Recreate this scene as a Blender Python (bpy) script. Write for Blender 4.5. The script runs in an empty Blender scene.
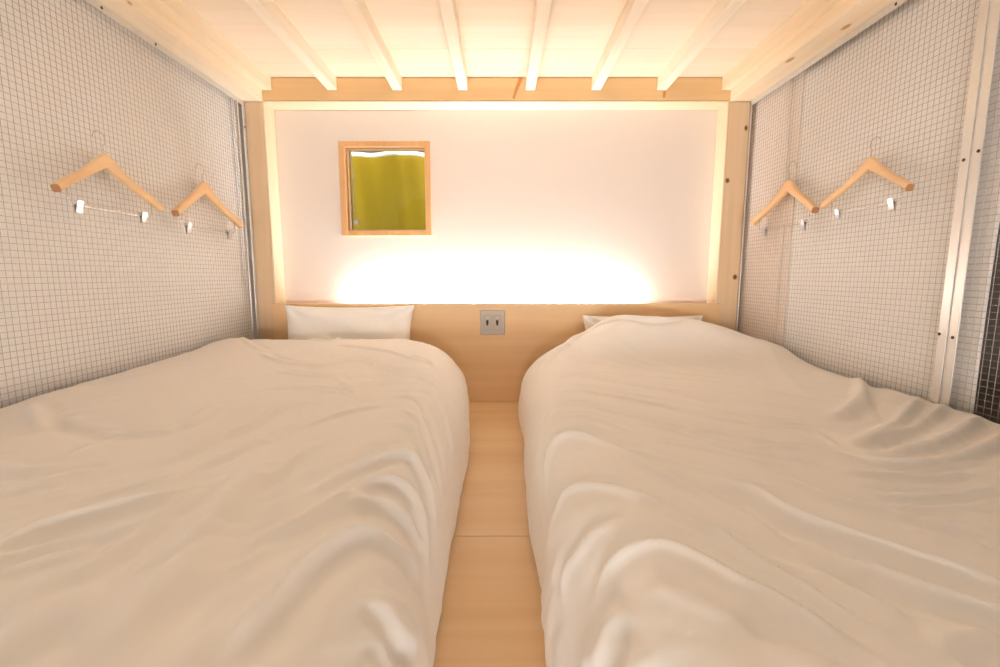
import bpy, bmesh, math, random
import numpy as np
from mathutils import Vector, Matrix
random.seed(4)
SC = bpy.context.scene
COL = SC.collection
PI = math.pi

# ---------------------------------------------------------------- camera model
F, PITCH = 450.0, math.radians(7.3)          # focal length in pixels of a 1000 px wide frame
CAMZ = 0.609
cp, sp = math.cos(PITCH), math.sin(PITCH)
def ray(u, v):
    xc, yc = (u - 500) / F, (333.5 - v) / F
    return Vector((xc, cp + sp * yc, -sp + cp * yc))
def at_y(u, v, Y):
    d = ray(u, v); d *= Y / d.y; return Vector((d.x, Y, CAMZ + d.z))
def at_z(u, v, Z):
    d = ray(u, v); d *= (Z - CAMZ) / d.z; return Vector((d.x, d.y, Z))
def at_x(u, v, X):
    d = ray(u, v); d *= X / d.x; return Vector((X, d.y, CAMZ + d.z))

D = 2.15            # front of headboard, posts and header
WALL = D + .10        # face of the white end wall
XL, XR = -1.16, 1.137   # wire mesh planes
Y0 = -0.80          # open end of the compartment
ZB = at_y(250, 101.5, D).z         # underside of side beams
ZS = at_y(500, 90.5, D).z          # underside of slats
ZC = at_y(500, 77.5, D).z          # underside of ceiling board
ZH = at_y(500, 303.5, D - .02).z   # top of headboard
ZT1 = at_y(500, 100.5, D).z        # top of pale reveal

# ---------------------------------------------------------------- materials
def new_mat(name):
    m = bpy.data.materials.new(name); m.use_nodes = True
    nt = m.node_tree; b = nt.nodes['Principled BSDF']
    return m, nt, b
def lin(c):
    return tuple(((x / 255) / 12.92 if x / 255 <= .04045 else ((x / 255 + .055) / 1.055) ** 2.4) for x in c) + (1,)
def plain(name, rgb, rough=.6, metal=0.0, noise=0.0, bump=0.0, scale=40):
    m, nt, b = new_mat(name)
    b.inputs['Base Color'].default_value = lin(rgb)
    b.inputs['Roughness'].default_value = rough
    b.inputs['Metallic'].default_value = metal
    if noise or bump:
        tc = nt.nodes.new('ShaderNodeTexCoord')
        n = nt.nodes.new('ShaderNodeTexNoise'); n.inputs['Scale'].default_value = scale; n.inputs['Detail'].default_value = 4
        nt.links.new(tc.outputs['Object'], n.inputs['Vector'])
        if noise:
            mx = nt.nodes.new('ShaderNodeMixRGB')
            c = lin(rgb)
            mx.inputs[1].default_value = tuple(x * (1 - noise) for x in c[:3]) + (1,)
            mx.inputs[2].default_value = tuple(min(1, x * (1 + noise)) for x in c[:3]) + (1,)
            nt.links.new(n.outputs['Fac'], mx.inputs[0]); nt.links.new(mx.outputs[0], b.inputs['Base Color'])
        if bump:
            bp = nt.nodes.new('ShaderNodeBump'); bp.inputs['Strength'].default_value = bump; bp.inputs['Distance'].default_value = .002
            nt.links.new(n.outputs['Fac'], bp.inputs['Height']); nt.links.new(bp.outputs['Normal'], b.inputs['Normal'])
    return m
def wood(name, light, dark, axis=1, fine=60, rough=.55, contrast=1.0, knots=(), knot_rgb=(150, 95, 50)):
    """Sawn wood: grain stretched along one axis, optional knots given in object space (x, y, z, radius, stretch)."""
    m, nt, b = new_mat(name)
    L = nt.links
    tc = nt.nodes.new('ShaderNodeTexCoord')
    oi = nt.nodes.new('ShaderNodeObjectInfo')
    mp = nt.nodes.new('ShaderNodeMapping')
    s = [fine, fine, fine]; s[axis] = fine * .035
    mp.inputs['Scale'].default_value = s
    L.new(tc.outputs['Object'], mp.inputs['Vector'])
    n1 = nt.nodes.new('ShaderNodeTexNoise'); n1.noise_dimensions = '4D'
    n1.inputs['Scale'].default_value = 1.0; n1.inputs['Detail'].default_value = 5; n1.inputs['Distortion'].default_value = .6
    mul = nt.nodes.new('ShaderNodeMath'); mul.operation = 'MULTIPLY'; mul.inputs[1].default_value = 37
    L.new(oi.outputs['Random'], mul.inputs[0]); L.new(mul.outputs[0], n1.inputs['W'])
    L.new(mp.outputs[0], n1.inputs['Vector'])
    mp2 = nt.nodes.new('ShaderNodeMapping')
    s2 = [9, 9, 9]; s2[axis] = .9
    mp2.inputs['Scale'].default_value = s2
    L.new(tc.outputs['Object'], mp2.inputs['Vector'])
    n2 = nt.nodes.new('ShaderNodeTexNoise'); n2.noise_dimensions = '4D'; n2.inputs['Scale'].default_value = 1; n2.inputs['Detail'].default_value = 3
    L.new(mul.outputs[0], n2.inputs['W']); L.new(mp2.outputs[0], n2.inputs['Vector'])
    add = nt.nodes.new('ShaderNodeMath'); add.operation = 'ADD'
    L.new(n1.outputs['Fac'], add.inputs[0]); L.new(n2.outputs['Fac'], add.inputs[1])
    mr = nt.nodes.new('ShaderNodeMapRange'); mr.inputs[1].default_value = 1 - .3 / contrast; mr.inputs[2].default_value = 1 + .3 / contrast
    L.new(add.outputs[0], mr.inputs[0])
    mx = nt.nodes.new('ShaderNodeMixRGB'); mx.inputs[1].default_value = lin(light); mx.inputs[2].default_value = lin(dark)
    L.new(mr.outputs[0], mx.inputs[0])
    out = mx.outputs[0]
    for (kx, ky, kz, r, st) in knots:
        sub = nt.nodes.new('ShaderNodeVectorMath'); sub.operation = 'SUBTRACT'; sub.inputs[1].default_value = (kx, ky, kz)
        L.new(tc.outputs['Object'], sub.inputs[0])
        sc_ = nt.nodes.new('ShaderNodeVectorMath'); sc_.operation = 'MULTIPLY'
        k = [1 / r] * 3; k[axis] = 1 / (r * st); sc_.inputs[1].default_value = k
        L.new(sub.outputs[0], sc_.inputs[0])
        ln = nt.nodes.new('ShaderNodeVectorMath'); ln.operation = 'LENGTH'; L.new(sc_.outputs[0], ln.inputs[0])
        m2 = nt.nodes.new('ShaderNodeMapRange'); m2.inputs[1].default_value = .5; m2.inputs[2].default_value = 1.0
        m2.inputs[3].default_value = 1; m2.inputs[4].default_value = 0
        L.new(ln.outputs['Value'], m2.inputs[0])
        mk = nt.nodes.new('ShaderNodeMixRGB'); mk.inputs[2].default_value = lin(knot_rgb)
        L.new(m2.outputs[0], mk.inputs[0]); L.new(out, mk.inputs[1]); out = mk.outputs[0]
    L.new(out, b.inputs['Base Color'])
    b.inputs['Roughness'].default_value = rough
    b.inputs['Specular IOR Level'].default_value = .25
    bp = nt.nodes.new('ShaderNodeBump'); bp.inputs['Strength'].default_value = .12; bp.inputs['Distance'].default_value = .001
    L.new(n1.outputs['Fac'], bp.inputs['Height']); L.new(bp.outputs['Normal'], b.inputs['Normal'])
    return m
def cloth(name, rgb, transl=0.0, scale=900, noise=.03):
    m, nt, b = new_mat(name)
    b.inputs['Base Color'].default_value = lin(rgb)
    b.inputs['Roughness'].default_value = .9
    b.inputs['Specular IOR Level'].default_value = .1
    b.inputs['Sheen Weight'].default_value = .15
    tc = nt.nodes.new('ShaderNodeTexCoord')
    n = nt.nodes.new('ShaderNodeTexNoise'); n.inputs['Scale'].default_value = scale; n.inputs['Detail'].default_value = 2
    nt.links.new(tc.outputs['Object'], n.inputs['Vector'])
    bp = nt.nodes.new('ShaderNodeBump'); bp.inputs['Strength'].default_value = .05; bp.inputs['Distance'].default_value = .0006
    nt.links.new(n.outputs['Fac'], bp.inputs['Height']); nt.links.new(bp.outputs['Normal'], b.inputs['Normal'])
    if transl:
        tr = nt.nodes.new('ShaderNodeBsdfTranslucent'); tr.inputs['Color'].default_value = lin(rgb)
        mx = nt.nodes.new('ShaderNodeMixShader'); mx.inputs[0].default_value = transl
        o = nt.nodes['Material Output']
        nt.links.new(b.outputs[0], mx.inputs[1]); nt.links.new(tr.outputs[0], mx.inputs[2]); nt.links.new(mx.outputs[0], o.inputs['Surface'])
    return m

PINE_L, PINE_D = (248, 236, 214), (240, 220, 190)
M = {}
M['pine_y'] = wood('pine_lengthwise', PINE_L, PINE_D, 1)
M['pine_x'] = wood('pine_crosswise', (240, 222, 192), (230, 206, 170), 0)
M['pine_z'] = wood('pine_upright', (240, 222, 192), (230, 206, 170), 2)
M['ply_ceiling'] = wood('ceiling_plywood', (242, 230, 212), (236, 219, 194), 0, fine=30, rough=.5)
M['ply_ceiling_pale'] = wood('ceiling_board_pale', (240, 227, 206), (234, 216, 190), 0, fine=30, rough=.5)
M['floor'] = wood('floor_plywood', (232, 204, 166), (222, 188, 146), 0, fine=24, rough=.38)
M['white_wall'] = plain('white_painted_wall', (231, 221, 213), .8, noise=.01, bump=.03, scale=60)
M['sheet_panel'] = plain('white_backing_panel', (246, 243, 240), .75, noise=.015, scale=8)
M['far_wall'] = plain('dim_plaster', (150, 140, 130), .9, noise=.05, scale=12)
M['steel'] = plain('galvanised_steel', (196, 196, 198), .32, 1.0, noise=.05, scale=90)
M['wire'] = plain('galvanised_wire', (184, 178, 172), .5, .25)
M['alu'] = plain('brushed_aluminium', (222, 218, 212), .32, .4, noise=.03, scale=120)
M['chrome'] = plain('chrome_wire', (215, 215, 218), .15, 1.0)
M['screw'] = plain('dark_screw', (70, 62, 56), .5, .6)
M['dark'] = plain('dark_slot', (58, 44, 30), .7)
M['plate'] = plain('grey_outlet_plate', (176, 164, 150), .45, .1, noise=.03, scale=300)
M['plate_light'] = plain('outlet_marking', (190, 176, 158), .5)
M['hanger'] = wood('hanger_beech', (240, 206, 162), (232, 192, 146), 1, fine=90, rough=.4)
M['end_grain'] = plain('hanger_end_grain', (176, 124, 78), .6, noise=.1, scale=200)
M['frame_wood'] = wood('window_frame_wood', (226, 180, 130), (214, 162, 110), 2, fine=70, rough=.5)
M['duvet'] = cloth('white_cotton_duvet', (242, 238, 234))
M['pillow'] = cloth('white_cotton_pillowcase', (246, 242, 236))
M['mattress'] = cloth('cream_futon_ticking', (238, 228, 214))
M['green'] = cloth('olive_green_curtain', (186, 170, 52), transl=.35, scale=500)
M['pale_edge'] = cloth('pale_glare_band', (238, 240, 236), transl=.3)  # pale colour painted as glare at the window top
M['cord'] = plain('white_cord', (236, 232, 220), .6)

def glass_mat():
    m, nt, b = new_mat('window_glass')
    for n in list(nt.nodes): nt.nodes.remove(n)
    o = nt.nodes.new('ShaderNodeOutputMaterial')
    t = nt.nodes.new('ShaderNodeBsdfTransparent'); t.inputs[0].default_value = (.97, .98, .97, 1)
    g = nt.nodes.new('ShaderNodeBsdfGlossy'); g.inputs['Roughness'].default_value = .03
    fr = nt.nodes.new('ShaderNodeFresnel'); fr.inputs[0].default_value = 1.35
    mx = nt.nodes.new('ShaderNodeMixShader')
    nt.links.new(fr.outputs[0], mx.inputs[0]); nt.links.new(t.outputs[0], mx.inputs[1]); nt.links.new(g.outputs[0], mx.inputs[2])
    nt.links.new(mx.outputs[0], o.inputs[0])
    return m
M['glass'] = glass_mat()

# ---------------------------------------------------------------- mesh helpers
def obj(name, bm, mat, parent=None, smooth=False, origin=None):
    me = bpy.data.meshes.new(name)
    off = Vector(origin) if origin is not None else (parent_world(parent) if parent else Vector((0, 0, 0)))
    bmesh.ops.translate(bm, verts=bm.verts, vec=-off)
    bm.normal_update()
    bm.to_mesh(me); bm.free()
    for m in (mat if isinstance(mat, (list, tuple)) else [mat]): me.materials.append(m)
    if smooth:
        for p in me.polygons: p.use_smooth = True
    o = bpy.data.objects.new(name, me); COL.objects.link(o)
    if parent:
        o.parent = parent
        o.location = off - parent_world(parent)
    else:
        o.location = off
    return o
def parent_world(o):
    v = Vector((0, 0, 0))
    while o: v += o.location; o = o.parent
    return v
def tag(o, label=None, cat=None, group=None, kind=None):
    if label: o['label'] = label
    if cat: o['category'] = cat
    if group: o['group'] = group
    if kind: o['kind'] = kind
    return o
def empty(name, loc):
    o = bpy.data.objects.new(name, None); COL.objects.link(o); o.location = loc; o.empty_display_size = .05
    return o
def box(bm, x0, x1, y0, y1, z0, z1, bev=.0015):
    r = bmesh.ops.create_cube(bm, size=1.0)
    vs = r['verts']
    for v in vs:
        v.co = Vector((x0 + (v.co.x + .5) * (x1 - x0), y0 + (v.co.y + .5) * (y1 - y0), z0 + (v.co.z + .5) * (z1 - z0)))
    if bev:
        es = list({e for v in vs for e in v.link_edges})
        bmesh.ops.bevel(bm, geom=es, offset=bev, segments=2, profile=.5, affect='EDGES')
    return bm
def nb(): return bmesh.new()
def tube(bm, pts, r, n=8, cap=True, mat=0):
    pts = [Vector(p) for p in pts]
    rings = []
    t0 = (pts[1] - pts[0]).normalized()
    a = t0.orthogonal().normalized()
    for i, p in enumerate(pts):
        t = (pts[min(i + 1, len(pts) - 1)] - pts[max(i - 1, 0)]).normalized()
        a = (a - t * a.dot(t)).normalized(); b = t.cross(a)
        rr = r[i] if isinstance(r, (list, tuple)) else r
        rings.append([bm.verts.new(p + (a * math.cos(2 * PI * k / n) + b * math.sin(2 * PI * k / n)) * rr) for k in range(n)])
    for i in range(len(rings) - 1):
        for k in range(n):
            f = bm.faces.new((rings[i][k], rings[i][(k + 1) % n], rings[i + 1][(k + 1) % n], rings[i + 1][k])); f.material_index = mat
    if cap:
        bm.faces.new(list(reversed(rings[0]))); bm.faces.new(rings[-1])
    return bm
def screw_head(bm, c, nrm, r=.004, h=.0022):
    """domed screw head with a cross recess, axis nrm"""
    nrm = Vector(nrm).normalized(); a = nrm.orthogonal().normalized(); b = nrm.cross(a); c = Vector(c)
    prof = [(r, 0), (r, h * .45), (r * .75, h * .85), (r * .4, h), (r * .2, h * .6)]
    rings = [[bm.verts.new(c + nrm * z + (a * math.cos(PI * k / 6) + b * math.sin(PI * k / 6)) * q) for k in range(12)] for q, z in prof]
    for i in range(len(rings) - 1):
        for k in range(12): bm.faces.new((rings[i][k], rings[i][(k + 1) % 12], rings[i + 1][(k + 1) % 12], rings[i + 1][k]))
    bm.faces.new(rings[-1]); bm.faces.new(list(reversed(rings[0])))

# ---------------------------------------------------------------- the setting
seam_y = at_z(490, 536, 0).y
bm = nb()
box(bm, -1.5, 1.6, Y0, seam_y - .0012, -.018, 0, .0012)
box(bm, -1.5, 1.6, seam_y + .0012, WALL + .06, -.018, 0, .0012)
tag(obj('floor', bm, M['floor']), kind='structure')

# white end wall with an opening for the small window
wl = at_y(340.5, 188, WALL).x; wr = at_y(431, 188, WALL).x
wt = at_y(385, 141.5, WALL).z; wb = at_y(385, 236, WALL).z
hx0, hx1, hz0, hz1 = wl + .012, wr - .012, wb + .012, wt - .012
bm = nb()
Z1 = 1.56
box(bm, -1.4, hx0, WALL, WALL + .06, 0, Z1, 0)
box(bm, hx1, 1.5, WALL, WALL + .06, 0, Z1, 0)
box(bm, hx0, hx1, WALL, WALL + .06, hz1, Z1, 0)
box(bm, hx0, hx1, WALL, WALL + .06, 0, hz0, 0)
bmesh.ops.remove_doubles(bm, verts=bm.verts, dist=1e-5)
tag(obj('wall_back', bm, M['white_wall']), kind='structure')

# small window: timber frame, glass
win = empty('window_1', ((wl + wr) / 2, WALL, wb)); tag(win, kind='structure', label='small square timber framed window in the white end wall')
fw = .030
bm = nb()
box(bm, wl, wl + fw, WALL - .010, WALL + .075, wb, wt, .0015)
box(bm, wr - fw * .9, wr, WALL - .010, WALL + .075, wb, wt, .0015)
box(bm, wl + fw, wr - fw * .9, WALL - .008, WALL + .075, wt - .026, wt, .0015)
box(bm, wl + fw, wr - fw * .9, WALL - .008, WALL + .075, wb, wb + .026, .0015)
obj('window_frame', bm, M['frame_wood'], win)
ix0, ix1, iz0, iz1 = wl + fw, wr - fw * .9, wb + .026, wt - .026
bm = nb()      # glazing bead inside the frame
bd = .007
for a in ((ix0, ix0 + bd, iz0, iz1), (ix1 - bd, ix1, iz0, iz1), (ix0 + bd, ix1 - bd, iz0, iz0 + bd), (ix0 + bd, ix1 - bd, iz1 - bd, iz1)):
    box(bm, a[0], a[1], WALL + .028, WALL + .040, a[2], a[3], .001)
obj('glazing_bead', bm, M['pine_x'], win)
bm = nb(); box(bm, ix0, ix1, WALL + .042, WALL + .046, iz0, iz1, 0)
obj('window_pane', bm, M['glass'], win)

# curtain behind the glass
cur = empty('window_curtain', ((ix0 + ix1) / 2, WALL + .1, iz0 - .03))
tag(cur, 'olive green curtain hanging behind the small square window', 'curtain')
bm = nb()
nx, nz = 60, 24
cx0, cx1, cz0, cz1 = ix0 - .04, ix1 + .04, iz0 - .05, iz1 - .012
def cur_y(s, t):
    return WALL + .105 + .012 * math.sin(s * 9.0 + .8 * t) * (.5 + .5 * t) + .006 * math.sin(s * 21 + 1.3 - 2 * t) - .012 * math.exp(-((s - .56 - .02 * t) / .05) ** 2)
g = [[bm.verts.new((cx0 + (cx1 - cx0) * i / nx, cur_y(i / nx, 1 - j / nz), cz0 + (cz1 - cz0) * j / nz + (.004 * math.sin(i / nx * 9 + 2) if j == nz else 0))) for i in range(nx + 1)] for j in range(nz + 1)]
for j in range(nz):
    for i in range(nx): bm.faces.new((g[j][i], g[j][i + 1], g[j + 1][i + 1], g[j + 1][i]))
c = obj('curtain_cloth', bm, M['green'], cur, True)
md = c.modifiers.new('thick', 'SOLIDIFY'); md.thickness = .0015
bm = nb()  # wavy pale strip added in place of the glare on the glass
top = []
for i in range(nx + 1):
    s = i / nx; x = cx0 + (cx1 - cx0) * s; y = cur_y(s, 0) - .004; z = cz1 - .006 + .004 * math.sin(s * 9 + 2)
    top.append((bm.verts.new((x, y, z)), bm.verts.new((x, y - .003, z + .011)), bm.verts.new((x, y + .004, z + .024))))
for i in range(nx):
    for k in range(2): bm.faces.new((top[i][k], top[i + 1][k], top[i + 1][k + 1], top[i][k + 1]))
c = obj('window_top_glare', bm, M['pale_edge'], cur, True); c['label'] = 'pale wavy band standing in for glare along the window top'
md = c.modifiers.new('thick', 'SOLIDIFY'); md.thickness = .003
pa = at_y(351.5, 160, WALL + .056); pb = at_y(354.5, 222, WALL + .056)
bm = nb()
tube(bm, [pa + Vector((-.004, 0, .06)), pa, pa.lerp(pb, .3) + Vector((.004, 0, 0)), pa.lerp(pb, .7) + Vector((.002, 0, 0)), pb], .0030, 8)
cc = obj('pull_cord', bm, M['cord'], cur, True); cc['label'] = 'white pull cord'
bm = nb(); box(bm, pb.x - .004, pb.x + .022, pb.y - .005, pb.y + .006, pb.z - .016, pb.z + .010, .004)
obj('cord_toggle', bm, M['cord'], cc, True)

# posts, header, pale trim, headboard
pl_out, pl_in = XL + .004, at_y(262.5, 110, D).x
pr_in, pr_out = at_y(729, 110, D).x, XR - .004
M['post_l'] = wood('post_left_wood', (226, 198, 164), (216, 184, 148), 2, fine=40)
kn = at_y(735, 277, D); kn2 = at_y(727.5, 180.5, D); kn3 = at_y(746, 128, D)
M['post_r'] = wood('post_right_wood', (228, 202, 168), (218, 188, 150), 2, fine=40,
                   knots=[(kn.x - pr_in, -.0, kn.z, .013, 1.2), (kn2.x - pr_in, 0, kn2.z, .012, 1.2), (kn3.x - pr_in, 0, kn3.z, .009, 1.6)], knot_rgb=(120, 76, 40))
bm = nb(); box(bm, pl_out, pl_in, D, WALL - .001, 0.0, ZB - .001, .002)
tag(obj('wooden_post', bm, M['post_l'], origin=(pl_in, D, 0)), 'tan wooden corner post between the left wire mesh and the pale end-wall frame', 'post', 'corner posts at the end wall')
bm = nb(); box(bm, pr_in, pr_out, D, WALL - .001, 0.0, ZB - .001, .002)
tag(obj('wooden_post', bm, M['post_r'], origin=(pr_in, D, 0)), 'tan wooden corner post with dark knots beside the right wire mesh', 'post', 'corner posts at the end wall')
hl, hr = at_y(263, 95, D).x, at_y(730, 95, D).x
ZHb = ZT1
k1 = at_y(517, 88, D)
M['header'] = wood('header_wood', (228, 194, 146), (218, 180, 130), 0, fine=40,
                   knots=[(at_y(u_, v_, D).x, 0, at_y(u_, v_, D).z - ZHb, r_ * 1.75, .75) for u_, v_, r_ in
                          ((520.5, 79, .009), (519.4, 82, .0085), (518.2, 85, .008), (517, 88, .0075), (515.9, 91, .007), (514.9, 94, .006), (514, 97, .006), (664.5, 93, .007), (664, 96, .006))], knot_rgb=(202, 138, 80))
bm = nb(); box(bm, hl - .002, hr + .002, D, WALL - .001, ZHb + .0005, ZC, .0015)
tag(obj('header_beam', bm, M['header'], origin=(0, D, ZHb)), 'tan horizontal header board under the ceiling slats at the end wall', 'beam')
tw = .007          # face width of the pale frame
tl = pl_in; tr = pr_in
zt0 = ZT1 - .007
bm = nb(); box(bm, tl + .0005, tr - .0005, D + .0005, WALL - .001, zt0, ZT1 - .0005, .0015)
tag(obj('trim_1', bm, M['pine_x']), kind='structure', label='pale pine top rail framing the white end wall')
bm = nb(); box(bm, tl + .0005, tl + tw, D + .0005, WALL - .001, ZH - .03, zt0 - .0005, .0015)
tag(obj('trim_2', bm, M['pine_z']), kind='structure', label='pale pine upright framing the white end wall, window side')
bm = nb(); box(bm, tr - tw, tr - .0005, D + .0005, WALL - .001, ZH - .03, zt0 - .0005, .0015)
tag(obj('trim_3', bm, M['pine_z']), kind='structure', label='pale pine upright framing the white end wall, far from the window')
M['headboard'] = wood('headboard_plywood', (230, 198, 156), (222, 184, 138), 0, fine=26, rough=.45)
bm = nb(); box(bm, tl - .006, tr + .006, D - .020, D - .0005, 0.0005, ZH, .0015)
hb = obj('headboard', bm, M['headboard'], origin=(0, D - .02, 0))
tag(hb, 'wide tan plywood headboard with a glow of light behind its top edge', 'headboard')

# outlet on the headboard
oc = at_y(492.5, 322.5, D - .02)
ow = .058
out = empty('wall_outlet', (oc.x, D - .02, oc.z - ow)); tag(out, 'square grey outlet plate with two dark slots on the plywood headboard', 'outlet')
bm = nb(); box(bm, oc.x - ow, oc.x + ow, D - .0262, D - .0202, oc.z - ow, oc.z + ow, .0025)
obj('cover_plate', bm, M['plate'], out)
for s in (-1, 1):
    cx = oc.x + s * .0235 - .001
    bm = nb(); box(bm, cx - .018, cx + .018, D - .0282, D - .0264, oc.z - .036, oc.z + .036, .002)
    sk = obj('socket', bm, M['plate'], out)
    bm = nb()
    # slot with chamfered sides, slightly narrower at its foot
    ring = [(-.0058, .012), (.0058, .012), (.0058, -.002), (.0030, -.0135), (-.0030, -.0135), (-.0058, -.002)]
    f_ = [bm.verts.new((cx + a, D - .0292, oc.z + b)) for a, b in ring]
    b_ = [bm.verts.new((cx + a, D - .0284, oc.z + b)) for a, b in ring]
    bm.faces.new(list(reversed(f_)))
    for k in range(6): bm.faces.new((f_[k], f_[(k + 1) % 6], b_[(k + 1) % 6], b_[k]))
    q = obj('slot', bm, M['dark'], sk); q['label'] = 'dark slot'
    bm = nb(); box(bm, cx - .008, cx + .008, D - .0290, D - .0284, oc.z + .020, oc.z + .030, .001)
    obj('indicator', bm, M['plate_light'], sk)

# ceiling: two boards
strip_y = at_z(500, 49, ZC).y
bm = nb(); box(bm, XL - .06, XR + .06, Y0, strip_y - .001, ZC + .0005, ZC + .018, .0008)
ce = tag(obj('ceiling', bm, M['ply_ceiling']), kind='structure')
bm = nb(); box(bm, XL - .06, XR + .06, strip_y + .001, WALL + .055, ZC + .0005, ZC + .018, .0008)
obj('ceiling_board', bm, M['ply_ceiling_pale'], ce)

# slats under the ceiling
slat_px = [332.5, 397.5, 463, 530.3, 596, 661.5]
sxs = [at_y(u, 90, D).x for u in slat_px]
SW = .0425
M['slat'] = wood('slat_pine', (252, 243, 226), (246, 230, 206), 1, fine=70)
bm = nb(); box(bm, -SW / 2, SW / 2, Y0 + .005, D - .0005, ZS, ZC, .002)
s0 = obj('ceiling_slat', bm, M['slat'], origin=(0, D, ZS))
names = ['first pale pine ceiling slat from the left side beam, above the left mattress',
         'second pale pine ceiling slat from the left side beam, above the window',
         'third pale pine ceiling slat from the left side beam, near the middle',
         'third pale pine ceiling slat from the right side beam, beside a crack in the header',
         'second pale pine ceiling slat from the right side beam',
         'first pale pine ceiling slat from the right side beam, above the right bed']
for i, x in enumerate(sxs):
    o = s0 if i == 0 else s0.copy()
    if i: COL.objects.link(o)
    o.location = (x, D, ZS)
    tag(o, names[i], 'slat', 'slats under the plywood ceiling')

# side beams with their ledgers
lb1 = at_y(262.8, 101, D).x; ll1 = at_y(272, 91, D).x
rb0 = at_y(729.6, 103, D).x; rl0 = at_y(721, 93, D).x
def P3(u, v, X=None, Z=None):
    return at_z(u, v, ZB)
def local(p, o): return (p.x - o[0], p.y - o[1], p.z - o[2])
ob = (XL, Y0, ZB)
kl = [(130, 3), (0, 0)]
M['beam_l'] = wood('beam_left_pine', (250, 238, 216), (243, 224, 194), 1, fine=34, contrast=1.2,
                   knots=[local(at_z(131, 4, ZB), ob) + (.009, 1.6), local(at_z(184, 9, ZS), ob) + (.005, 1.5), local(at_z(238, 50, ZS), ob) + (.007, 1.4)], knot_rgb=(206, 160, 110))
orr = (XR, Y0, ZB)
M['beam_r'] = wood('beam_right_pine', (249, 236, 212), (241, 219, 186), 1, fine=34, contrast=1.2,
                   knots=[local(at_z(846, 27, ZB), orr) + (.011, 2.2), local(at_z(790, 60, ZB), orr) + (.012, 2.4), local(at_z(810, 11, ZS), orr) + (.005, 1.4)], knot_rgb=(200, 148, 96))
r = empty('side_beam', ob); tag(r, 'thick pale pine side beam along the top of the left wire mesh', 'beam', 'side beams under the ceiling')
bm = nb(); box(bm, XL - .045, lb1, Y0 + .004, D - .0015, ZB, ZC, .003); box(bm, XL - .045, lb1, D + .001, D + .05, ZB + .0005, ZC, .002)
obj('beam', bm, M['beam_l'], r)
bm = nb(); box(bm, lb1 + .0005, ll1, Y0 + .004, D - .001, ZS, ZC, .002); obj('ledger_strip', bm, M['beam_l'], r)
r = empty('side_beam', orr); tag(r, 'thick pale pine side beam with knots along the top of the right wire mesh', 'beam', 'side beams under the ceiling')
bm = nb(); box(bm, rb0, XR + .045, Y0 + .004, D - .0015, ZB, ZC, .003); box(bm, rb0, XR + .045, D + .001, D + .05, ZB + .0005, ZC, .002)
obj('beam', bm, M['beam_r'], r)
bm = nb(); box(bm, rl0, rb0 - .0005, Y0 + .004, D - .001, ZS, ZC, .002); obj('ledger_strip', bm, M['beam_r'], r)

# ---------------------------------------------------------------- wire mesh side panels
PITCHW = .0158; WR = .00065
def grid_mesh(X, ya, yb, za, zb, side):
    """woven square wire mesh in the plane x = X; side = +1 when the room lies towards +x"""
    bm = nb()
    n = int((yb - ya) / PITCHW); nzv = int((zb - za) / PITCHW)
    for i in range(n + 1):
        y = ya + (yb - ya) * i / n
        tube(bm, [(X + side * WR * .8, y, za), (X + side * WR * .8, y + .001 * math.sin(i * 1.7), (za + zb) / 2), (X + side * WR * .8, y, zb)], WR, 6)
    for k in range(nzv + 1):
        z = za + (zb - za) * k / nzv
        tube(bm, [(X - side * WR * .8, ya, z), (X - side * WR * .8, (ya + yb) / 2, z + .001 * math.sin(k * 2.3)), (X - side * WR * .8, yb, z)], WR, 6)
    return bm
def mesh_panel(X, ya, yb, side, label, bars, screws):
    za, zb = .012, ZB - .001
    root = empty('wire_mesh_panel', (X, (ya + yb) / 2, 0)); tag(root, label, 'wire mesh', 'wire mesh side panels')
    g = obj('wire_grid', grid_mesh(X, ya + .004, yb - .004, za + .004, zb - .004, side), M['wire'], root, True)
    for (y0, y1, z0, z1, th) in bars:
        bm = nb(); x0, x1 = sorted((X + side * .0022, X + side * (.0022 + th)))
        box(bm, x0, x1, y0, y1, z0, z1, .0008); obj('frame_bar', bm, M['alu'], root)
    for (y, z) in screws:
        bm = nb(); screw_head(bm, (X + side * .0054, y, z), (side, 0, 0)); s = obj('screw', bm, M['screw'], root); s['label'] = 'dark screw'
    return root
# left: one long panel, thin bar along the top, narrow bar beside the post
tb = .020
mesh_panel(XL, Y0 + .01, D - .004, 1, 'long steel wire mesh panel covering the left wall',
           [(Y0 + .01, D - .004, ZB - .001 - tb, ZB - .001, .003), (D - .022, D - .004, .012, ZB - .002 - tb, .003), (D - .062, D - .052, .012, ZB - .002 - tb, .003)],
           [(at_x(100, 11, XL).y, ZB - .011), (1.62, ZB - .011), (D - .013, at_y(250, 128, D).z)])
pA0, pA1 = at_x(946.5, 280, XR).y, at_x(955.7, 280, XR).y     # pole pair (y decreases towards the right of the photo)
pB0, pB1 = at_x(957.8, 280, XR).y, at_x(966.8, 280, XR).y
mesh_panel(XR, pA1, D - .004, -1, 'steel wire mesh panel on the right wall behind the wooden hangers',
           [(pA1, D - .004, ZB - .001 - tb, ZB - .001, .003), (pA1, pA0, .012, ZB - .002 - tb, .003), (D - .014, D - .004, .012, ZB - .002 - tb, .003)],
           [(at_x(966, 160, XR).y, at_x(966, 160, XR).z), (at_x(941.5, 334, XR).y, at_x(941.5, 334, XR).z), (at_x(897, 13, XR).y, ZB - .011)])
mesh_panel(XR, Y0 + .01, pB0, -1, 'narrow visible steel wire mesh panel at the right edge, past the twin metal bars',
           [(Y0 + .01, pB0, ZB - .001 - tb, ZB - .001, .003), (pB1, pB0, .012, ZB - .002 - tb, .003)],
           [(at_x(980.8, 151, XR).y, at_x(980.8, 151, XR).z), (at_x(954.8, 337.5, XR).y, at_x(954.8, 337.5, XR).z)])

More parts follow.
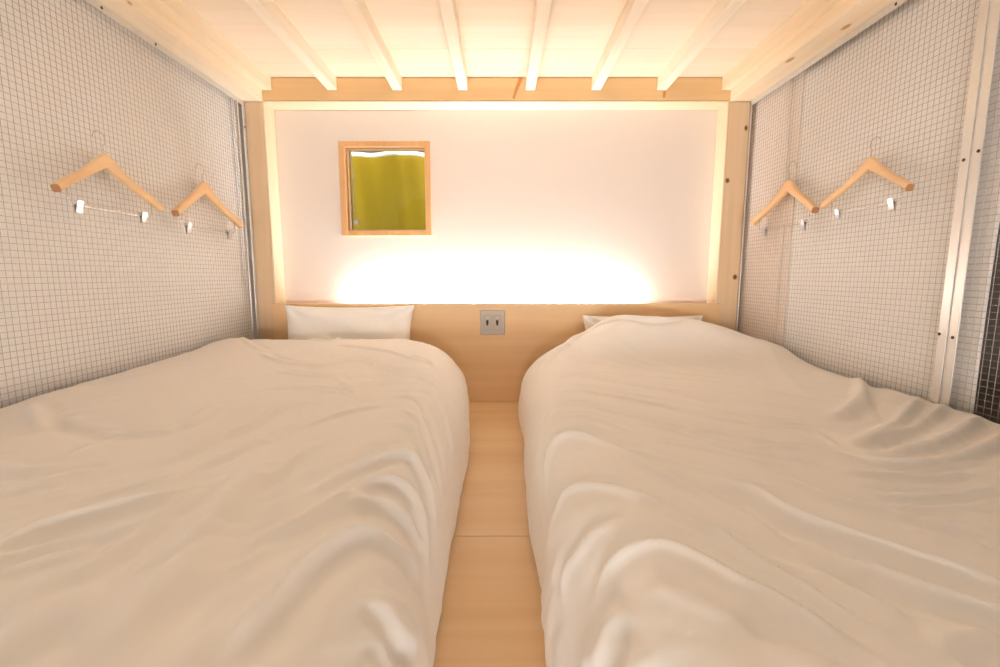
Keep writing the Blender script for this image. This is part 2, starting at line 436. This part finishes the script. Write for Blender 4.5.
# backing behind the mesh
bm = nb(); box(bm, XL - .045, XL - .024, Y0, D - .002, 0, ZB - .002, .001)
tag(obj('wall_left', bm, M['sheet_panel']), kind='structure')
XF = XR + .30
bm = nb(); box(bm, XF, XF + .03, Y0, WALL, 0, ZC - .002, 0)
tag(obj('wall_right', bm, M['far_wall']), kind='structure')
# white cloth hanging behind the right mesh, its far edge curling away
ys0 = at_x(990, 285, XR + .02).y; ys1 = at_x(804, 200, XR + .02).y
bm = nb()
NB, NZ_ = 80, 30
gr = []
for j in range(NZ_ + 1):
    z = .03 + (ZB - .006 - .03) * j / NZ_
    row = []
    for i in range(NB + 1):
        s = i / NB; y = ys0 + (ys1 - ys0 + .05) * s
        x = XR + .020 + .0016 * math.sin(s * 23 + .7 * z) * s  + .0012 * math.sin(z * 9 + s * 4)
        row.append(bm.verts.new((x, y, z)))
    gr.append(row)
for j in range(NZ_):
    for i in range(NB): bm.faces.new((gr[j][i], gr[j][i + 1], gr[j + 1][i + 1], gr[j + 1][i]))
sh = obj('white_curtain_sheet', bm, cloth('white_sheet_cloth', (246, 243, 240)), smooth=True, origin=(XR + .02, (ys0 + ys1) / 2, .03))
tag(sh, 'plain white sheet hanging behind the right wire mesh', 'sheet')
md = sh.modifiers.new('thick', 'SOLIDIFY'); md.thickness = .002; md.offset = 1
bm = nb(); box(bm, XR + .016, XR + .040, ys1 + .052, WALL - .002, 0, ZB - .003, .001)
tag(obj('wall_right_inner', bm, plain('tan_partition', (238, 226, 216), .85, noise=.03, scale=6)), kind='structure')
# thin pale rod seen through the mesh
ra = at_x(794.5, 62, XR + .008)
bm = nb(); tube(bm, [(XR + .008, ra.y, .001), (XR + .008, ra.y, .7), (XR + .008, ra.y, ZB - .002)], .0028, 10)
for z in (.25, .8, 1.3):
    tube(bm, [(XR + .008, ra.y, z - .012), (XR + .008, ra.y, z + .012)], .0042, 12)
tag(obj('conduit_rod', bm, M['cord'], origin=(XR + .008, ra.y, 0), smooth=True), 'thin white upright rod seen through the right wire mesh', 'rod')

# ---------------------------------------------------------------- coat hangers
HL = .19      # half length
def cz(m): return -.0195 - .122 * (math.sqrt(m * m + .0016) - .0) - .006 * math.sin(PI * min(1, m * 1.3))
def hanger(name, side, y, ztop, X, label, scale):
    """arms along world y; side +1 = left wall (room towards +x). near end towards the camera."""
    root = empty(name, (X + side * .016, y, ztop)); root.scale = (scale,) * 3
    tag(root, label, 'clothes hanger', 'wooden hangers on the wire mesh')
    def W(a, n, z): return Vector((side * n, a, z))
    bm = nb(); N = 44; K = 16; rings = []
    for i in range(N + 1):
        a = -1 + 2 * i / N
        m_ = abs(a)
        # centre line: round crown, hollow beside the neck, straight sloping arms
        zc = cz(m_)
        h = .0127 + .0100 * math.exp(-(m_ / .20) ** 2) - .0016 * m_
        w = .0092 + .0022 * m_ ** 2
        n = .020 * m_ ** 1.8
        c = W(a * HL, n, zc)
        da = .01
        sl = (cz(m_ + .01) - cz(max(m_ - .01, 0))) / (.02 if m_ > .01 else 1e9) * math.copysign(1, a) / HL
        tz = Vector((side * (.020 * 1.8 * m_ ** .8) * math.copysign(1, a) / HL, 1, sl)).normalized()
        e1 = Vector((side, 0, 0)); e1 = (e1 - tz * e1.dot(tz)).normalized(); e2 = Vector((0, 0, 1)); e2 = (e2 - tz * e2.dot(tz) * min(1, m_ * 3)).normalized()
        ring = []
        for k in range(K):
            th = 2 * PI * k / K; cs, sn = math.cos(th), math.sin(th)
            ring.append(bm.verts.new(c + e1 * w * math.copysign(abs(cs) ** .45, cs) + e2 * h * math.copysign(abs(sn) ** .45, sn)))
        rings.append(ring)
    for i in range(N):
        for k in range(K): bm.faces.new((rings[i][k], rings[i][(k + 1) % K], rings[i + 1][(k + 1) % K], rings[i + 1][k]))
    for ring, rev in ((rings[0], True), (rings[-1], False)):
        # softly domed end grain
        cen = sum((v.co for v in ring), Vector()) / K
        inner = [bm.verts.new(cen + (v.co - cen) * .82 + Vector((0, -.0025 if rev else .0025, 0))) for v in ring]
        for k in range(K):
            f = bm.faces.new((ring[k], ring[(k + 1) % K], inner[(k + 1) % K], inner[k])); f.material_index = 1
        f = bm.faces.new(inner); f.material_index = 1
    bmesh.ops.recalc_face_normals(bm, faces=bm.faces)
    mk(bm, 'hanger_body', [M['hanger'], M['end_grain']], root, True)
    # hook
    R_ = .0215
    pts = [W(0, 0, -.004), W(0, -.001, .008), W(.001, -.003, .018)]
    for k in range(0, 19):
        th = math.radians(-62 + k * 14.0)
        pts.append(W(-.006 + R_ * math.cos(th) * 1.0, -.006, .038 + R_ * math.sin(th) + .002))
    bm = nb(); tube(bm, pts, .0013, 8); mk(bm, 'hook', [M['chrome']], root, True)
    # trouser bar with bent ends running up into the arms
    zb = -.176; e = .152
    def armz(a):
        return cz(a / HL)
    def armn(a): return .020 * (a / HL) ** 1.8
    pts = [W(-e, armn(e), armz(e) - .006), W(-e, armn(e), zb + .012), W(-e + .004, armn(e) - .002, zb + .003), W(-e + .012, armn(e) - .004, zb)]
    pts += [W(x, armn(e) - .004, zb) for x in (-.07, 0, .07)]
    pts += [W(e - .012, armn(e) - .004, zb), W(e - .004, armn(e) - .002, zb + .003), W(e, armn(e), zb + .012), W(e, armn(e), armz(e) - .006)]
    bm = nb(); tube(bm, pts, .0014, 8); mk(bm, 'trouser_bar', [M['chrome']], root, True)
    nn = armn(e) - .004
    for s in (-1, 1):
        a0 = s * .118
        cl = bpy.data.objects.new('clip', None)
        bm = nb()
        # two sprung jaws meeting at the foot, flared finger tabs above
        for q in (-1, 1):
            prof = [(.0085, .013), (.006, .004), (.0028, -.006), (.0010, -.020), (.0012, -.024)]
            fr = []
            for (d, z) in prof:
                wv = .0095 if z > -.02 else .0115
                fr.append([bm.verts.new(W(a0 + x, nn + q * d + dd, zb + z)) for x, dd in ((-wv, 0), (wv, 0), (wv, q * .0012), (-wv, q * .0012))])
            for i in range(len(fr) - 1):
                for k in range(4): bm.faces.new((fr[i][k], fr[i][(k + 1) % 4], fr[i + 1][(k + 1) % 4], fr[i + 1][k]))
            bm.faces.new(fr[0]); bm.faces.new(fr[-1])
        bmesh.ops.recalc_face_normals(bm, faces=bm.faces)
        bpy.data.objects.remove(cl)
        cl = mk(bm, 'clip', [M['steel']], root, False)
        bm = nb(); tube(bm, [W(a0 - .007, nn, zb), W(a0 + .007, nn, zb)], .0042, 12)
        mk(bm, 'clip_spring', [M['chrome']], cl, True)
    return root
def mk(bm, name, mats, parent, smooth):
    bm.normal_update()
    me = bpy.data.meshes.new(name); bm.to_mesh(me); bm.free()
    for m in mats: me.materials.append(m)
    if smooth:
        for p in me.polygons: p.use_smooth = True
    o = bpy.data.objects.new(name, me); COL.objects.link(o); o.parent = parent
    return o
def hang_at(u, v, X): p = at_x(u, v, X); return p.y, p.z
y, z = hang_at(104, 152.5, XL + .016); hanger('coat_hanger', 1, y, z, XL, 'wooden hanger on the left mesh nearer the camera, left of its neighbour', .94)
y, z = hang_at(203.5, 181, XL + .016); hanger('coat_hanger', 1, y, z, XL, 'wooden hanger on the left mesh nearest the corner post', 1.05)
y, z = hang_at(789, 179, XR - .016); hanger('coat_hanger', -1, y, z, XR, 'wooden hanger on the right mesh nearest the corner post', 1.03)
y, z = hang_at(871, 156, XR - .016); hanger('coat_hanger', -1, y, z, XR, 'wooden hanger on the right mesh nearest the twin metal bars', .87)

# ---------------------------------------------------------------- bedding
rng = np.random.RandomState(7)
def vnoise(x, y, seed):
    """smooth value noise on numpy arrays"""
    r = np.random.RandomState(seed); T = r.rand(64, 64)
    xi = np.floor(x).astype(int); yi = np.floor(y).astype(int)
    fx = x - xi; fy = y - yi
    fx = fx * fx * fx * (fx * (fx * 6 - 15) + 10); fy = fy * fy * fy * (fy * (fy * 6 - 15) + 10)
    a = T[xi % 64, yi % 64]; b = T[(xi + 1) % 64, yi % 64]; c = T[xi % 64, (yi + 1) % 64]; d = T[(xi + 1) % 64, (yi + 1) % 64]
    return (a * (1 - fx) + b * fx) * (1 - fy) + (c * (1 - fx) + d * fx) * fy - .5
def smooth_poly(pts, n=8):
    """Catmull-Rom through the points"""
    if len(pts) < 3:
        return [np.array(p, float) for p in pts]
    P = [np.array(p, float) for p in pts]; P = [2 * P[0] - P[1]] + P + [2 * P[-1] - P[-2]]
    out = []
    for i in range(1, len(P) - 2):
        for k in range(n):
            t = k / n
            out.append(.5 * ((2 * P[i]) + (P[i + 1] - P[i - 1]) * t + (2 * P[i - 1] - 5 * P[i] + 4 * P[i + 1] - P[i + 2]) * t * t + (3 * P[i] - P[i - 1] - 3 * P[i + 1] + P[i + 2]) * t ** 3))
    out.append(P[-2]); return out
def stroke_field(QX, QY, pts, amp, w, side):
    """a crease: rounded ridge with a hollow on one side, fading at both ends"""
    P = smooth_poly(pts)
    best = np.full(QX.shape, 1e9); sd = np.zeros(QX.shape); along = np.zeros(QX.shape)
    lens = [0]
    for i in range(len(P) - 1): lens.append(lens[-1] + np.linalg.norm(P[i + 1] - P[i]))
    tot = max(lens[-1], 1e-6)
    for i in range(len(P) - 1):
        a, b = P[i], P[i + 1]; d = b - a; L2 = d @ d + 1e-12
        t = np.clip(((QX - a[0]) * d[0] + (QY - a[1]) * d[1]) / L2, 0, 1)
        ex = QX - a[0] - t * d[0]; ey = QY - a[1] - t * d[1]
        dist = np.hypot(ex, ey)
        cr = d[0] * (QY - a[1]) - d[1] * (QX - a[0])
        m = dist < best
        best = np.where(m, dist, best); sd = np.where(m, np.sign(cr) * dist, sd)
        along = np.where(m, (lens[i] + t * math.sqrt(L2)) / tot, along)
    fade = np.clip(np.minimum(along, 1 - along) * 4.5, 0, 1); fade = fade * fade * (3 - 2 * fade)
    s = sd * side
    return amp * fade * (np.exp(-(s / w) ** 2) - .75 * np.exp(-((s - 1.9 * w) / (1.4 * w)) ** 2))

def make_duvet(name, wallx, sgn, edge, yf, yh, H, R, rc, strokes, bump, edge_var, mat_top, seed, label):
    """duvet draped over a futon. q = distance from the wall, y = along the bed.
    sgn=+1: wall on the left.  edge = q of the inner edge."""
    step = .0052
    RH = .075                         # tighter roll at the head end
    qc = edge - R                     # edge of flat core
    Lq = R * PI / 2 + H - R; Ly = RH * PI / 2 + H - RH
    cq = qc - rc; cy1 = yh - RH - rc; cy0 = yf + RH + rc
    qs = np.arange(0, qc + Lq + step, step)
    ysv = np.arange(cy0 - rc - Ly, cy1 + rc + Ly + step, step)
    Q, Y = np.meshgrid(qs, ysv, indexing='ij')
    dq = np.maximum(Q - cq, 0); dy = np.where(Y > cy1, Y - cy1, np.where(Y < cy0, Y - cy0, 0))
    mxx = np.maximum(dq, np.abs(dy)); hyp = np.hypot(dq, dy) + 1e-12
    nq, ny = dq / hyp, dy / hyp
    RD = R * nq ** 2 + RH * (1 - nq ** 2)
    drop = H - RD
    t = np.maximum(mxx - rc, 0)
    th = np.clip(t / RD, 0, PI / 2)
    plan = np.minimum(mxx, rc) + RD * np.sin(th)
    Z = H - RD * (1 - np.cos(th))
    extra = np.clip(t - RD * PI / 2, 0, drop)
    X = np.minimum(Q, cq) + nq * plan
    YY = np.clip(Y, cy0, cy1) + ny * plan
    def sst(v): v = np.clip(v, 0, 1); return v * v * (3 - 2 * v)
    # at the head the hem rests on the futon, on the open side it falls to the floor
    hemz = (mat_top + .008) * sst((ny - .25) / .5) * sst((edge - .03 - X) / .05) + .001
    Z = Z - extra * (drop - hemz) / drop
    bul = np.sin(np.clip(extra / np.maximum(drop, 1e-4), 0, 1) * PI)
    X = X + .008 * bul * nq; YY = YY + .004 * bul * ny
    wedge = sst((Q - (edge - .35)) / .35)
    X = X + edge_var(YY) * wedge
    top = sst(1 - t / (RD * 1.2))
    Z = Z + bump(X, YY) * top
    # puffiness and soft undulation
    Z = Z + top * (.010 * vnoise(X * 3.1 + 9, YY * 2.6 + 3, seed) + .005 * vnoise(X * 7 + 1, YY * 5.5 + 5, seed + 1))
    base = np.stack([X, YY, Z], -1)
    # crease displacement in cloth coordinates
    f = np.zeros(Q.shape)
    for (px, amp, w, sd) in strokes:
        pts = []
        for (u, v) in px:
            p = at_z(u, v, H + .01)
            pts.append(((p.x - wallx) * sgn, p.y))
        f += stroke_field(Q, Y, pts, amp * 1.05, w * .80, sd * sgn)
    # fine random creasing, stretched and warped
    wq = Q + .10 * vnoise(Q * 4, Y * 4, seed + 5); wy = Y + .10 * vnoise(Q * 4 + 7, Y * 4 + 2, seed + 6)
    msk = .3 + 1.4 * np.clip(vnoise(Q * 2.3 + 4, Y * 2.3 + 8, seed + 7) + .25, 0, 1)
    a1 = (wy - .75 * wq) * .85; a2 = wq + .75 * wy
    f += .0066 * msk * vnoise(a2 * 3.2, a1 * 24, seed + 8) + .0042 * msk * vnoise(a2 * 5, a1 * 48, seed + 9) + .0007 * vnoise(wq * 60, wy * 60, seed + 10)
    side = 1 - top
    # vertical gathers on the hanging side
    f += side * (.006 * vnoise(Q * 2.0, wy * 9 + wq * 2, seed + 11) + .005 * vnoise(Q * 3.0, wy * 26 + wq * 5, seed + 12))
    dA = np.gradient(base, axis=0); dB = np.gradient(base, axis=1)
    N = np.cross(dA, dB); N /= (np.linalg.norm(N, axis=-1, keepdims=True) + 1e-12)
    co = base + N * f[..., None]
    co[..., 2] = np.maximum(co[..., 2], .004)
    co[..., 0] = np.maximum(co[..., 0], 0.0)
    co[..., 1] = np.minimum(co[..., 1], D - .026)
    n0, n1 = Q.shape
    verts = co.reshape(-1, 3).copy()
    verts[:, 0] = wallx + sgn * verts[:, 0]
    idx = np.arange(n0 * n1).reshape(n0, n1)
    quad = np.stack([idx[:-1, :-1], idx[1:, :-1], idx[1:, 1:], idx[:-1, 1:]], -1).reshape(-1, 4)
    if sgn < 0: quad = quad[:, ::-1]
    org = np.array([wallx + sgn * edge * .5, (yf + yh) / 2, 0])
    me = bpy.data.meshes.new(name)
    me.from_pydata((verts - org).tolist(), [], quad.tolist())
    for p in me.polygons: p.use_smooth = True
    me.materials.append(M['duvet'])
    o = bpy.data.objects.new(name, me); COL.objects.link(o); o.location = org
    tag(o, label, 'duvet', 'white duvets on the two beds')
    md = o.modifiers.new('thick', 'SOLIDIFY'); md.thickness = .006; md.offset = -1
    return o

A, B = .0075, .0045
L_strokes = [
    ([(30, 405), (36, 418), (44, 432)], .007, .018, 1),
    ([(46, 420), (76, 431), (107, 431), (130, 424)], -.006, .016, 1),
    ([(89, 428), (112, 434), (163, 431), (199, 418), (225, 405)], .005, .014, -1),
    ([(59, 457), (115, 437), (163, 432), (200, 430)], .004, .013, 1),
    ([(100, 498), (178, 478), (219, 457), (250, 445), (300, 418)], .007, .016, -1),
    ([(153, 496), (200, 474), (250, 452), (285, 430)], .004, .012, 1),
    ([(-30, 484), (25, 482), (64, 473), (110, 468)], .005, .014, 1),
    ([(-20, 463), (18, 469), (60, 462)], .005, .016, -1),
    ([(-40, 558), (0, 541), (51, 520), (132, 500), (190, 487)], .011, .017, -1),
    ([(-40, 566), (0, 552), (64, 536), (107, 529), (150, 515)], .009, .014, -1),
    ([(-40, 582), (0, 566), (51, 552), (100, 541)], .006, .013, -1),
    ([(-10, 608), (15, 592), (64, 570), (102, 555), (165, 510), (215, 480)], .008, .016, -1),
    ([(80, 690), (94, 667), (122, 624), (163, 576), (199, 535), (229, 497), (270, 455)], .013, .030, -1),
    ([(-40, 668), (0, 655), (41, 637), (90, 622)], -.009, .030, 1),
    ([(190, 690), (210, 655), (250, 606), (290, 565), (337, 529), (373, 511), (415, 500)], .013, .018, -1),
    ([(150, 690), (185, 640), (230, 590), (262, 560)], .006, .016, -1),
    ([(240, 535), (268, 525), (306, 514), (352, 496), (390, 480)], .007, .020, -1),
    ([(380, 512), (408, 505), (445, 500), (475, 500)], .006, .014, -1),
    ([(350, 574), (385, 583), (408, 588), (435, 580), (460, 570)], -.010, .016, 1),
    ([(350, 603), (378, 610), (400, 616), (430, 630), (450, 640)], -.006, .016, 1),
    ([(335, 640), (355, 647), (370, 660), (385, 680)], -.005, .014, 1),
    ([(380, 545), (405, 548), (440, 541)], .006, .014, 1),
    ([(352, 488), (393, 466), (434, 461), (462, 472), (490, 486)], .010, .014, -1),
    ([(340, 480), (373, 459), (403, 444), (430, 438), (460, 450), (485, 462)], .009, .013, -1),
    ([(314, 493), (352, 470), (393, 451), (420, 440)], .006, .016, 1),
    ([(340, 500), (357, 493), (393, 482), (449, 478), (480, 484)], .009, .014, -1),
    ([(385, 398), (424, 395), (452, 410), (480, 425)], .006, .011, -1),
    ([(390, 410), (428, 408), (458, 428), (485, 440)], .007, .012, -1),
    ([(380, 424), (420, 418), (450, 432), (480, 450)], .006, .012, -1),
    ([(400, 378), (440, 380), (462, 396), (490, 410)], .005, .010, -1),
    ([(400, 362), (430, 363), (455, 375)], .005, .012, -1),
    ([(258, 360), (280, 370), (320, 374), (357, 370), (398, 376), (447, 372)], .008, .014, 1),
    ([(275, 378), (300, 382), (327, 384), (360, 380)], .004, .010, 1),
    ([(330, 355), (352, 357), (405, 363), (450, 366)], .006, .012, -1),
    ([(330, 382), (340, 387), (357, 399), (365, 410)], .0015, .012, 1),
    ([(215, 464), (240, 450), (261, 441), (300, 440)], .004, .012, 1),
    ([(235, 486), (258, 478), (276, 470), (304, 452), (322, 441)], .005, .012, -1),
    ([(300, 345), (330, 352), (345, 346), (370, 350)], .008, .014, 1),
    ([(238, 343), (252, 355), (270, 362)], .006, .014, 1),
    ([(130, 470), (180, 455), (240, 430), (290, 405)], .005, .009, -1),
    ([(160, 452), (220, 436), (270, 420)], .004, .009, -1),
    ([(60, 505), (120, 488), (180, 470)], .005, .010, -1),
    ([(270, 415), (330, 402), (380, 388), (420, 380)], .004, .009, 1),
    ([(260, 395), (320, 396), (370, 402)], .004, .009, 1),
    ([(290, 430), (340, 415), (390, 404)], .004, .009, -1),
    ([(300, 515), (350, 490), (390, 474)], .005, .010, -1),
    ([(120, 575), (180, 540), (230, 505)], .005, .011, -1),
]
R_strokes = [
    ([(530, 366), (548, 358), (586, 351), (648, 355), (700, 352)], -.010, .020, 1),
    ([(510, 418), (532, 406), (548, 397), (574, 401), (612, 411), (653, 420), (760, 443)], .008, .011, 1),
    ([(505, 410), (530, 398), (550, 388), (580, 390), (630, 400), (700, 415)], .006, .010, 1),
    ([(505, 430), (530, 416), (550, 408), (580, 412), (640, 434)], .006, .010, 1),
    ([(500, 445), (530, 428), (548, 420), (576, 426), (617, 449), (663, 473), (700, 488)], .012, .014, 1),
    ([(500, 472), (529, 461), (548, 458), (576, 466), (612, 480), (640, 494), (680, 515), (712, 533), (760, 562), (792, 578), (834, 603), (907, 636), (975, 668)], .011, .011, 1),
    ([(500, 512), (530, 504), (552, 506), (580, 503), (620, 512)], .007, .014, 1),
    ([(540, 548), (566, 535), (602, 530), (645, 535), (689, 556), (723, 574), (760, 590), (792, 607), (842, 634), (910, 672)], .010, .011, 1),
    ([(500, 560), (527, 570), (546, 578), (574, 571), (600, 575)], .009, .018, -1),
    ([(520, 590), (536, 600), (560, 621), (583, 621), (610, 615)], .006, .018, -1),
    ([(550, 640), (575, 646), (600, 640), (630, 625)], -.008, .022, 1),
    ([(640, 466), (675, 479), (712, 496), (760, 523), (800, 545)], .010, .014, 1),
    ([(700, 475), (750, 490), (786, 510), (834, 528), (918, 556), (1000, 580), (1060, 595)], .016, .015, -1),
    ([(740, 463), (786, 480), (834, 497), (884, 508), (940, 519), (1000, 525)], .009, .012, 1),
    ([(840, 552), (870, 563), (918, 581), (1000, 604), (1050, 615)], .012, .014, -1),
    ([(800, 562), (850, 584), (885, 600), (918, 617)], .007, .013, 1),
    ([(720, 622), (750, 623), (792, 630), (834, 647), (870, 675)], -.010, .022, -1),
    ([(858, 372), (862, 384), (858, 402), (840, 415), (815, 420)], .013, .020, 1),
    ([(872, 386), (878, 405), (889, 428)], -.008, .014, -1),
    ([(920, 392), (912, 404), (893, 424), (862, 438), (840, 446)], .011, .016, 1),
    ([(945, 398), (932, 412), (912, 425), (877, 438), (850, 446)], .011, .014, 1),
    ([(980, 408), (968, 422), (944, 437), (893, 450), (850, 449)], .011, .016, 1),
    ([(1010, 420), (1000, 434), (960, 452), (900, 462), (839, 455)], .009, .016, 1),
    ([(770, 424), (814, 432), (839, 448), (893, 462), (954, 458)], .006, .012, 1),
    ([(740, 428), (790, 428), (830, 434)], .004, .010, 1),
    ([(740, 446), (790, 449), (830, 453), (870, 462)], .006, .010, 1),
    ([(830, 470), (870, 472), (930, 473), (980, 468)], .006, .010, -1),
    ([(850, 486), (893, 494), (949, 491), (1000, 483)], .007, .010, 1),
    ([(640, 436), (700, 448), (760, 462), (800, 468)], .006, .010, 1),
    ([(660, 428), (720, 434), (790, 446)], .005, .010, 1),
    ([(760, 350), (785, 372), (800, 390), (812, 405)], .004, .024, -1),
    ([(700, 345), (735, 338), (755, 335)], .007, .012, 1),
    ([(620, 345), (660, 350), (695, 342), (720, 334)], .007, .012, -1),
    ([(900, 520), (940, 530), (1000, 545)], .006, .014, 1),
    ([(570, 372), (620, 382), (690, 396), (750, 412)], .005, .008, 1),
    ([(590, 392), (650, 404), (720, 420), (800, 432)], .005, .008, 1),
    ([(620, 418), (680, 432), (740, 450), (800, 462), (850, 470)], .006, .008, 1),
    ([(600, 436), (650, 452), (720, 474), (790, 490)], .006, .009, 1),
    ([(690, 404), (760, 420), (820, 426)], .004, .007, 1),
    ([(640, 500), (700, 528), (760, 550), (820, 575)], .006, .009, 1),
    ([(560, 384), (600, 388), (660, 402)], .004, .008, 1),
    ([(540, 376), (575, 372), (620, 378)], .004, .008, 1),
    ([(880, 470), (930, 466), (985, 455)], .005, .008, 1),
    ([(870, 500), (930, 505), (1000, 500)], .005, .009, 1),
    ([(620, 560), (670, 590), (720, 612)], .004, .014, 1),
    ([(930, 632), (960, 630), (1000, 628)], .006, .014, -1),
]
WL, WRX = XL + .010, XR - .010
HLb, HRb = .290, .285
MT = .135      # top of the futons
def bumpL(q, y):
    return .010 * np.exp(-((y - 1.0) / .6) ** 2) * np.exp(-((q - .45) / .5) ** 2) + .052 * np.clip((y - .9) / .9, 0, 1) * (1 - np.clip((q - .75) / .3, 0, 1))
def bumpR(q, y):
    k = np.exp(-(np.maximum(0, 1.82 - y) / .17) ** 2)
    return .152 * k * np.where(q > .6, np.exp(-(np.maximum(0, q - .60) / .23) ** 2), np.exp(-(np.maximum(0, .40 - q) / .36) ** 2)) + .010 * np.exp(-((y - 1.1) / .5) ** 2) * np.exp(-((q - .5) / .5) ** 2) - .01 * np.exp(-(q / .12) ** 2) * np.clip((1.6 - y) / .6, 0, 1)
edgeL = lambda y: .010 * np.sin(y * 5.2 + .4) - .010 * np.exp(-((y - .62) / .12) ** 2) - .034 * (y - .55)
edgeR = lambda y: -.020 + .008 * np.sin(y * 6.3 + 1.2) + .018 * np.exp(-((y - .62) / .10) ** 2) - .022 * np.clip(.8 - y, 0, 1)
duvL = make_duvet('duvet', WL, 1, 1.06, .02, 1.965, HLb, .150, .10, L_strokes, bumpL, edgeL, MT, 11,
                  'white duvet spread over the left bed under the window, its pillow showing')
duvR = make_duvet('duvet', WRX, -1, 1.065, .02, 1.955, HRb, .150, .10, R_strokes, bumpR, edgeR, MT, 31,
                  'white duvet on the right bed with long folds, pulled up over its pillow')
# futons under the duvets, reaching to the headboard
def futon(x0, x1, label):
    bm = nb(); box(bm, x0, x1, .10, D - .024, .001, MT, .03)
    o = obj('futon_mattress', bm, M['mattress'], smooth=False, origin=((x0 + x1) / 2, 1.05, 0))
    tag(o, label, 'mattress', 'futons under the duvets'); return o
futon(WL + .012, WL + .90, 'pale futon mattress under the duvet and pillow of the left bed')
futon(WRX - .90, WRX - .012, 'pale futon mattress under the duvet and pillow of the right bed')

# pillows
def pillow(w, h, th, loc, tilt, label, seed, yaw=0):
    """stuffed rectangular pillow with drawn-out corners, standing on its long edge and leaning back"""
    r = random.Random(seed); nu, nv = 56, 36
    bm = nb(); lay = []
    for sgn in (1, -1):
        rows = []
        for j in range(nv + 1):
            row = []
            for i in range(nu + 1):
                a, b = 2 * i / nu - 1, 2 * j / nv - 1
                ex = (1 - abs(a) ** 2.6) * (1 - abs(b) ** 2.6)
                pinch = 1 - .07 * (1 - b * b) * abs(a) ** 3
                pinch2 = 1 - .07 * (1 - a * a) * abs(b) ** 3
                x = a * w / 2 * pinch; z = b * h / 2 * pinch2
                d = th / 2 * max(ex, 0) ** .5
                fold = .009 * math.sin(a * 5 + b * 7 + seed) * ex + .006 * math.sin(a * 11 - b * 4 + 2 * seed) * ex
                ca = math.hypot(abs(a) - 1, abs(b) - 1)
                rad = .010 * math.sin(math.atan2(1 - abs(b), 1 - abs(a)) * 9) * math.exp(-(ca / .45) ** 2) * min(1, ca * 4)
                y = -sgn * (d + .0035) + (fold + rad if sgn > 0 else 0)
                row.append(bm.verts.new((x, y, z)))
            rows.append(row)
        lay.append(rows)
        for j in range(nv):
            for i in range(nu):
                q = (rows[j][i], rows[j][i + 1], rows[j + 1][i + 1], rows[j + 1][i])
                bm.faces.new(q if sgn > 0 else tuple(reversed(q)))
    f, k = lay
    per = [(0, i) for i in range(nu)] + [(j, nu) for j in range(nv)] + [(nv, i) for i in range(nu, 0, -1)] + [(j, 0) for j in range(nv, 0, -1)]
    for n in range(len(per)):
        (j, i), (j2, i2) = per[n], per[(n + 1) % len(per)]
        bm.faces.new((f[j2][i2], f[j][i], k[j][i], k[j2][i2]))
    bmesh.ops.recalc_face_normals(bm, faces=bm.faces)
    bmesh.ops.rotate(bm, verts=bm.verts, cent=(0, 0, 0), matrix=Matrix.Rotation(tilt, 3, 'X'))
    bmesh.ops.rotate(bm, verts=bm.verts, cent=(0, 0, 0), matrix=Matrix.Rotation(yaw, 3, 'Z'))
    o = mk(bm, 'pillow', [M['pillow']], None, True); o.location = loc
    tag(o, label, 'pillow', 'white pillows at the headboard'); return o
pL = at_y(349, 337, D - .09)
pillow(.60, .338, .10, (pL.x, D - .092, MT + .1735), math.radians(-11), 'white pillow standing upright against the headboard on the left bed', 1, math.radians(1))
pR = at_y(583, 330, D - .09)
pillow(.56, .29, .10, (pR.x + .28, D - .092, MT + .150), math.radians(-11), 'white pillow mostly hidden behind the raised duvet on the right bed, one corner out', 2)

# ---------------------------------------------------------------- light
def area(name, loc, rot, sx, sy, power, rgb):
    l = bpy.data.lights.new(name, 'AREA'); l.shape = 'RECTANGLE'; l.size = sx; l.size_y = sy; l.energy = power; l.color = rgb
    o = bpy.data.objects.new(name, l); COL.objects.link(o); o.location = loc; o.rotation_euler = rot
    return o
# light strip hidden behind the top of the headboard, washing up the end wall
gx0, gx1 = at_y(358, 300, WALL).x, at_y(630, 300, WALL).x
area('headboard_strip_light', ((gx0 + gx1) / 2, WALL - .024, ZH - .040), (math.radians(180 - 56), 0, 0), gx1 - gx0, .022, 21, (.95, .97, 1))
# low fill light added outside the open end to brighten the compartment
area('open_end_fill', (.0, -2.3, .18), (math.radians(104), 0, 0), 1.8, .22, 48, (1, .985, .98))
# fill light added beyond the end wall to brighten the curtain from behind
area('curtain_back_fill', ((ix0 + ix1) / 2, WALL + .75, 1.25), (math.radians(-78), 0, 0), .4, .3, 22, (1, .97, .9))

w = bpy.data.worlds.new('World'); SC.world = w; w.use_nodes = True
bg = w.node_tree.nodes['Background']; bg.inputs[0].default_value = (1.0, .98, .97, 1); bg.inputs[1].default_value = .15

cam = bpy.data.cameras.new('Camera'); co = bpy.data.objects.new('Camera', cam); COL.objects.link(co)
cam.sensor_width = 36; cam.lens = F * 36 / 1000; cam.clip_start = .01
co.location = (0, 0, CAMZ); co.rotation_euler = (PI / 2 - PITCH, 0, 0)
SC.camera = co
vs = SC.view_settings
vs.view_transform = 'Standard'; vs.look = 'None'; vs.exposure = .68; vs.gamma = 1; vs.use_curve_mapping = False
SC.cycles.max_bounces = 10; SC.cycles.diffuse_bounces = 7; SC.cycles.transparent_max_bounces = 12
SC.cycles.caustics_reflective = False; SC.cycles.caustics_refractive = False
SC.cycles.use_denoising = True
SC.cycles.sample_clamp_indirect = 8
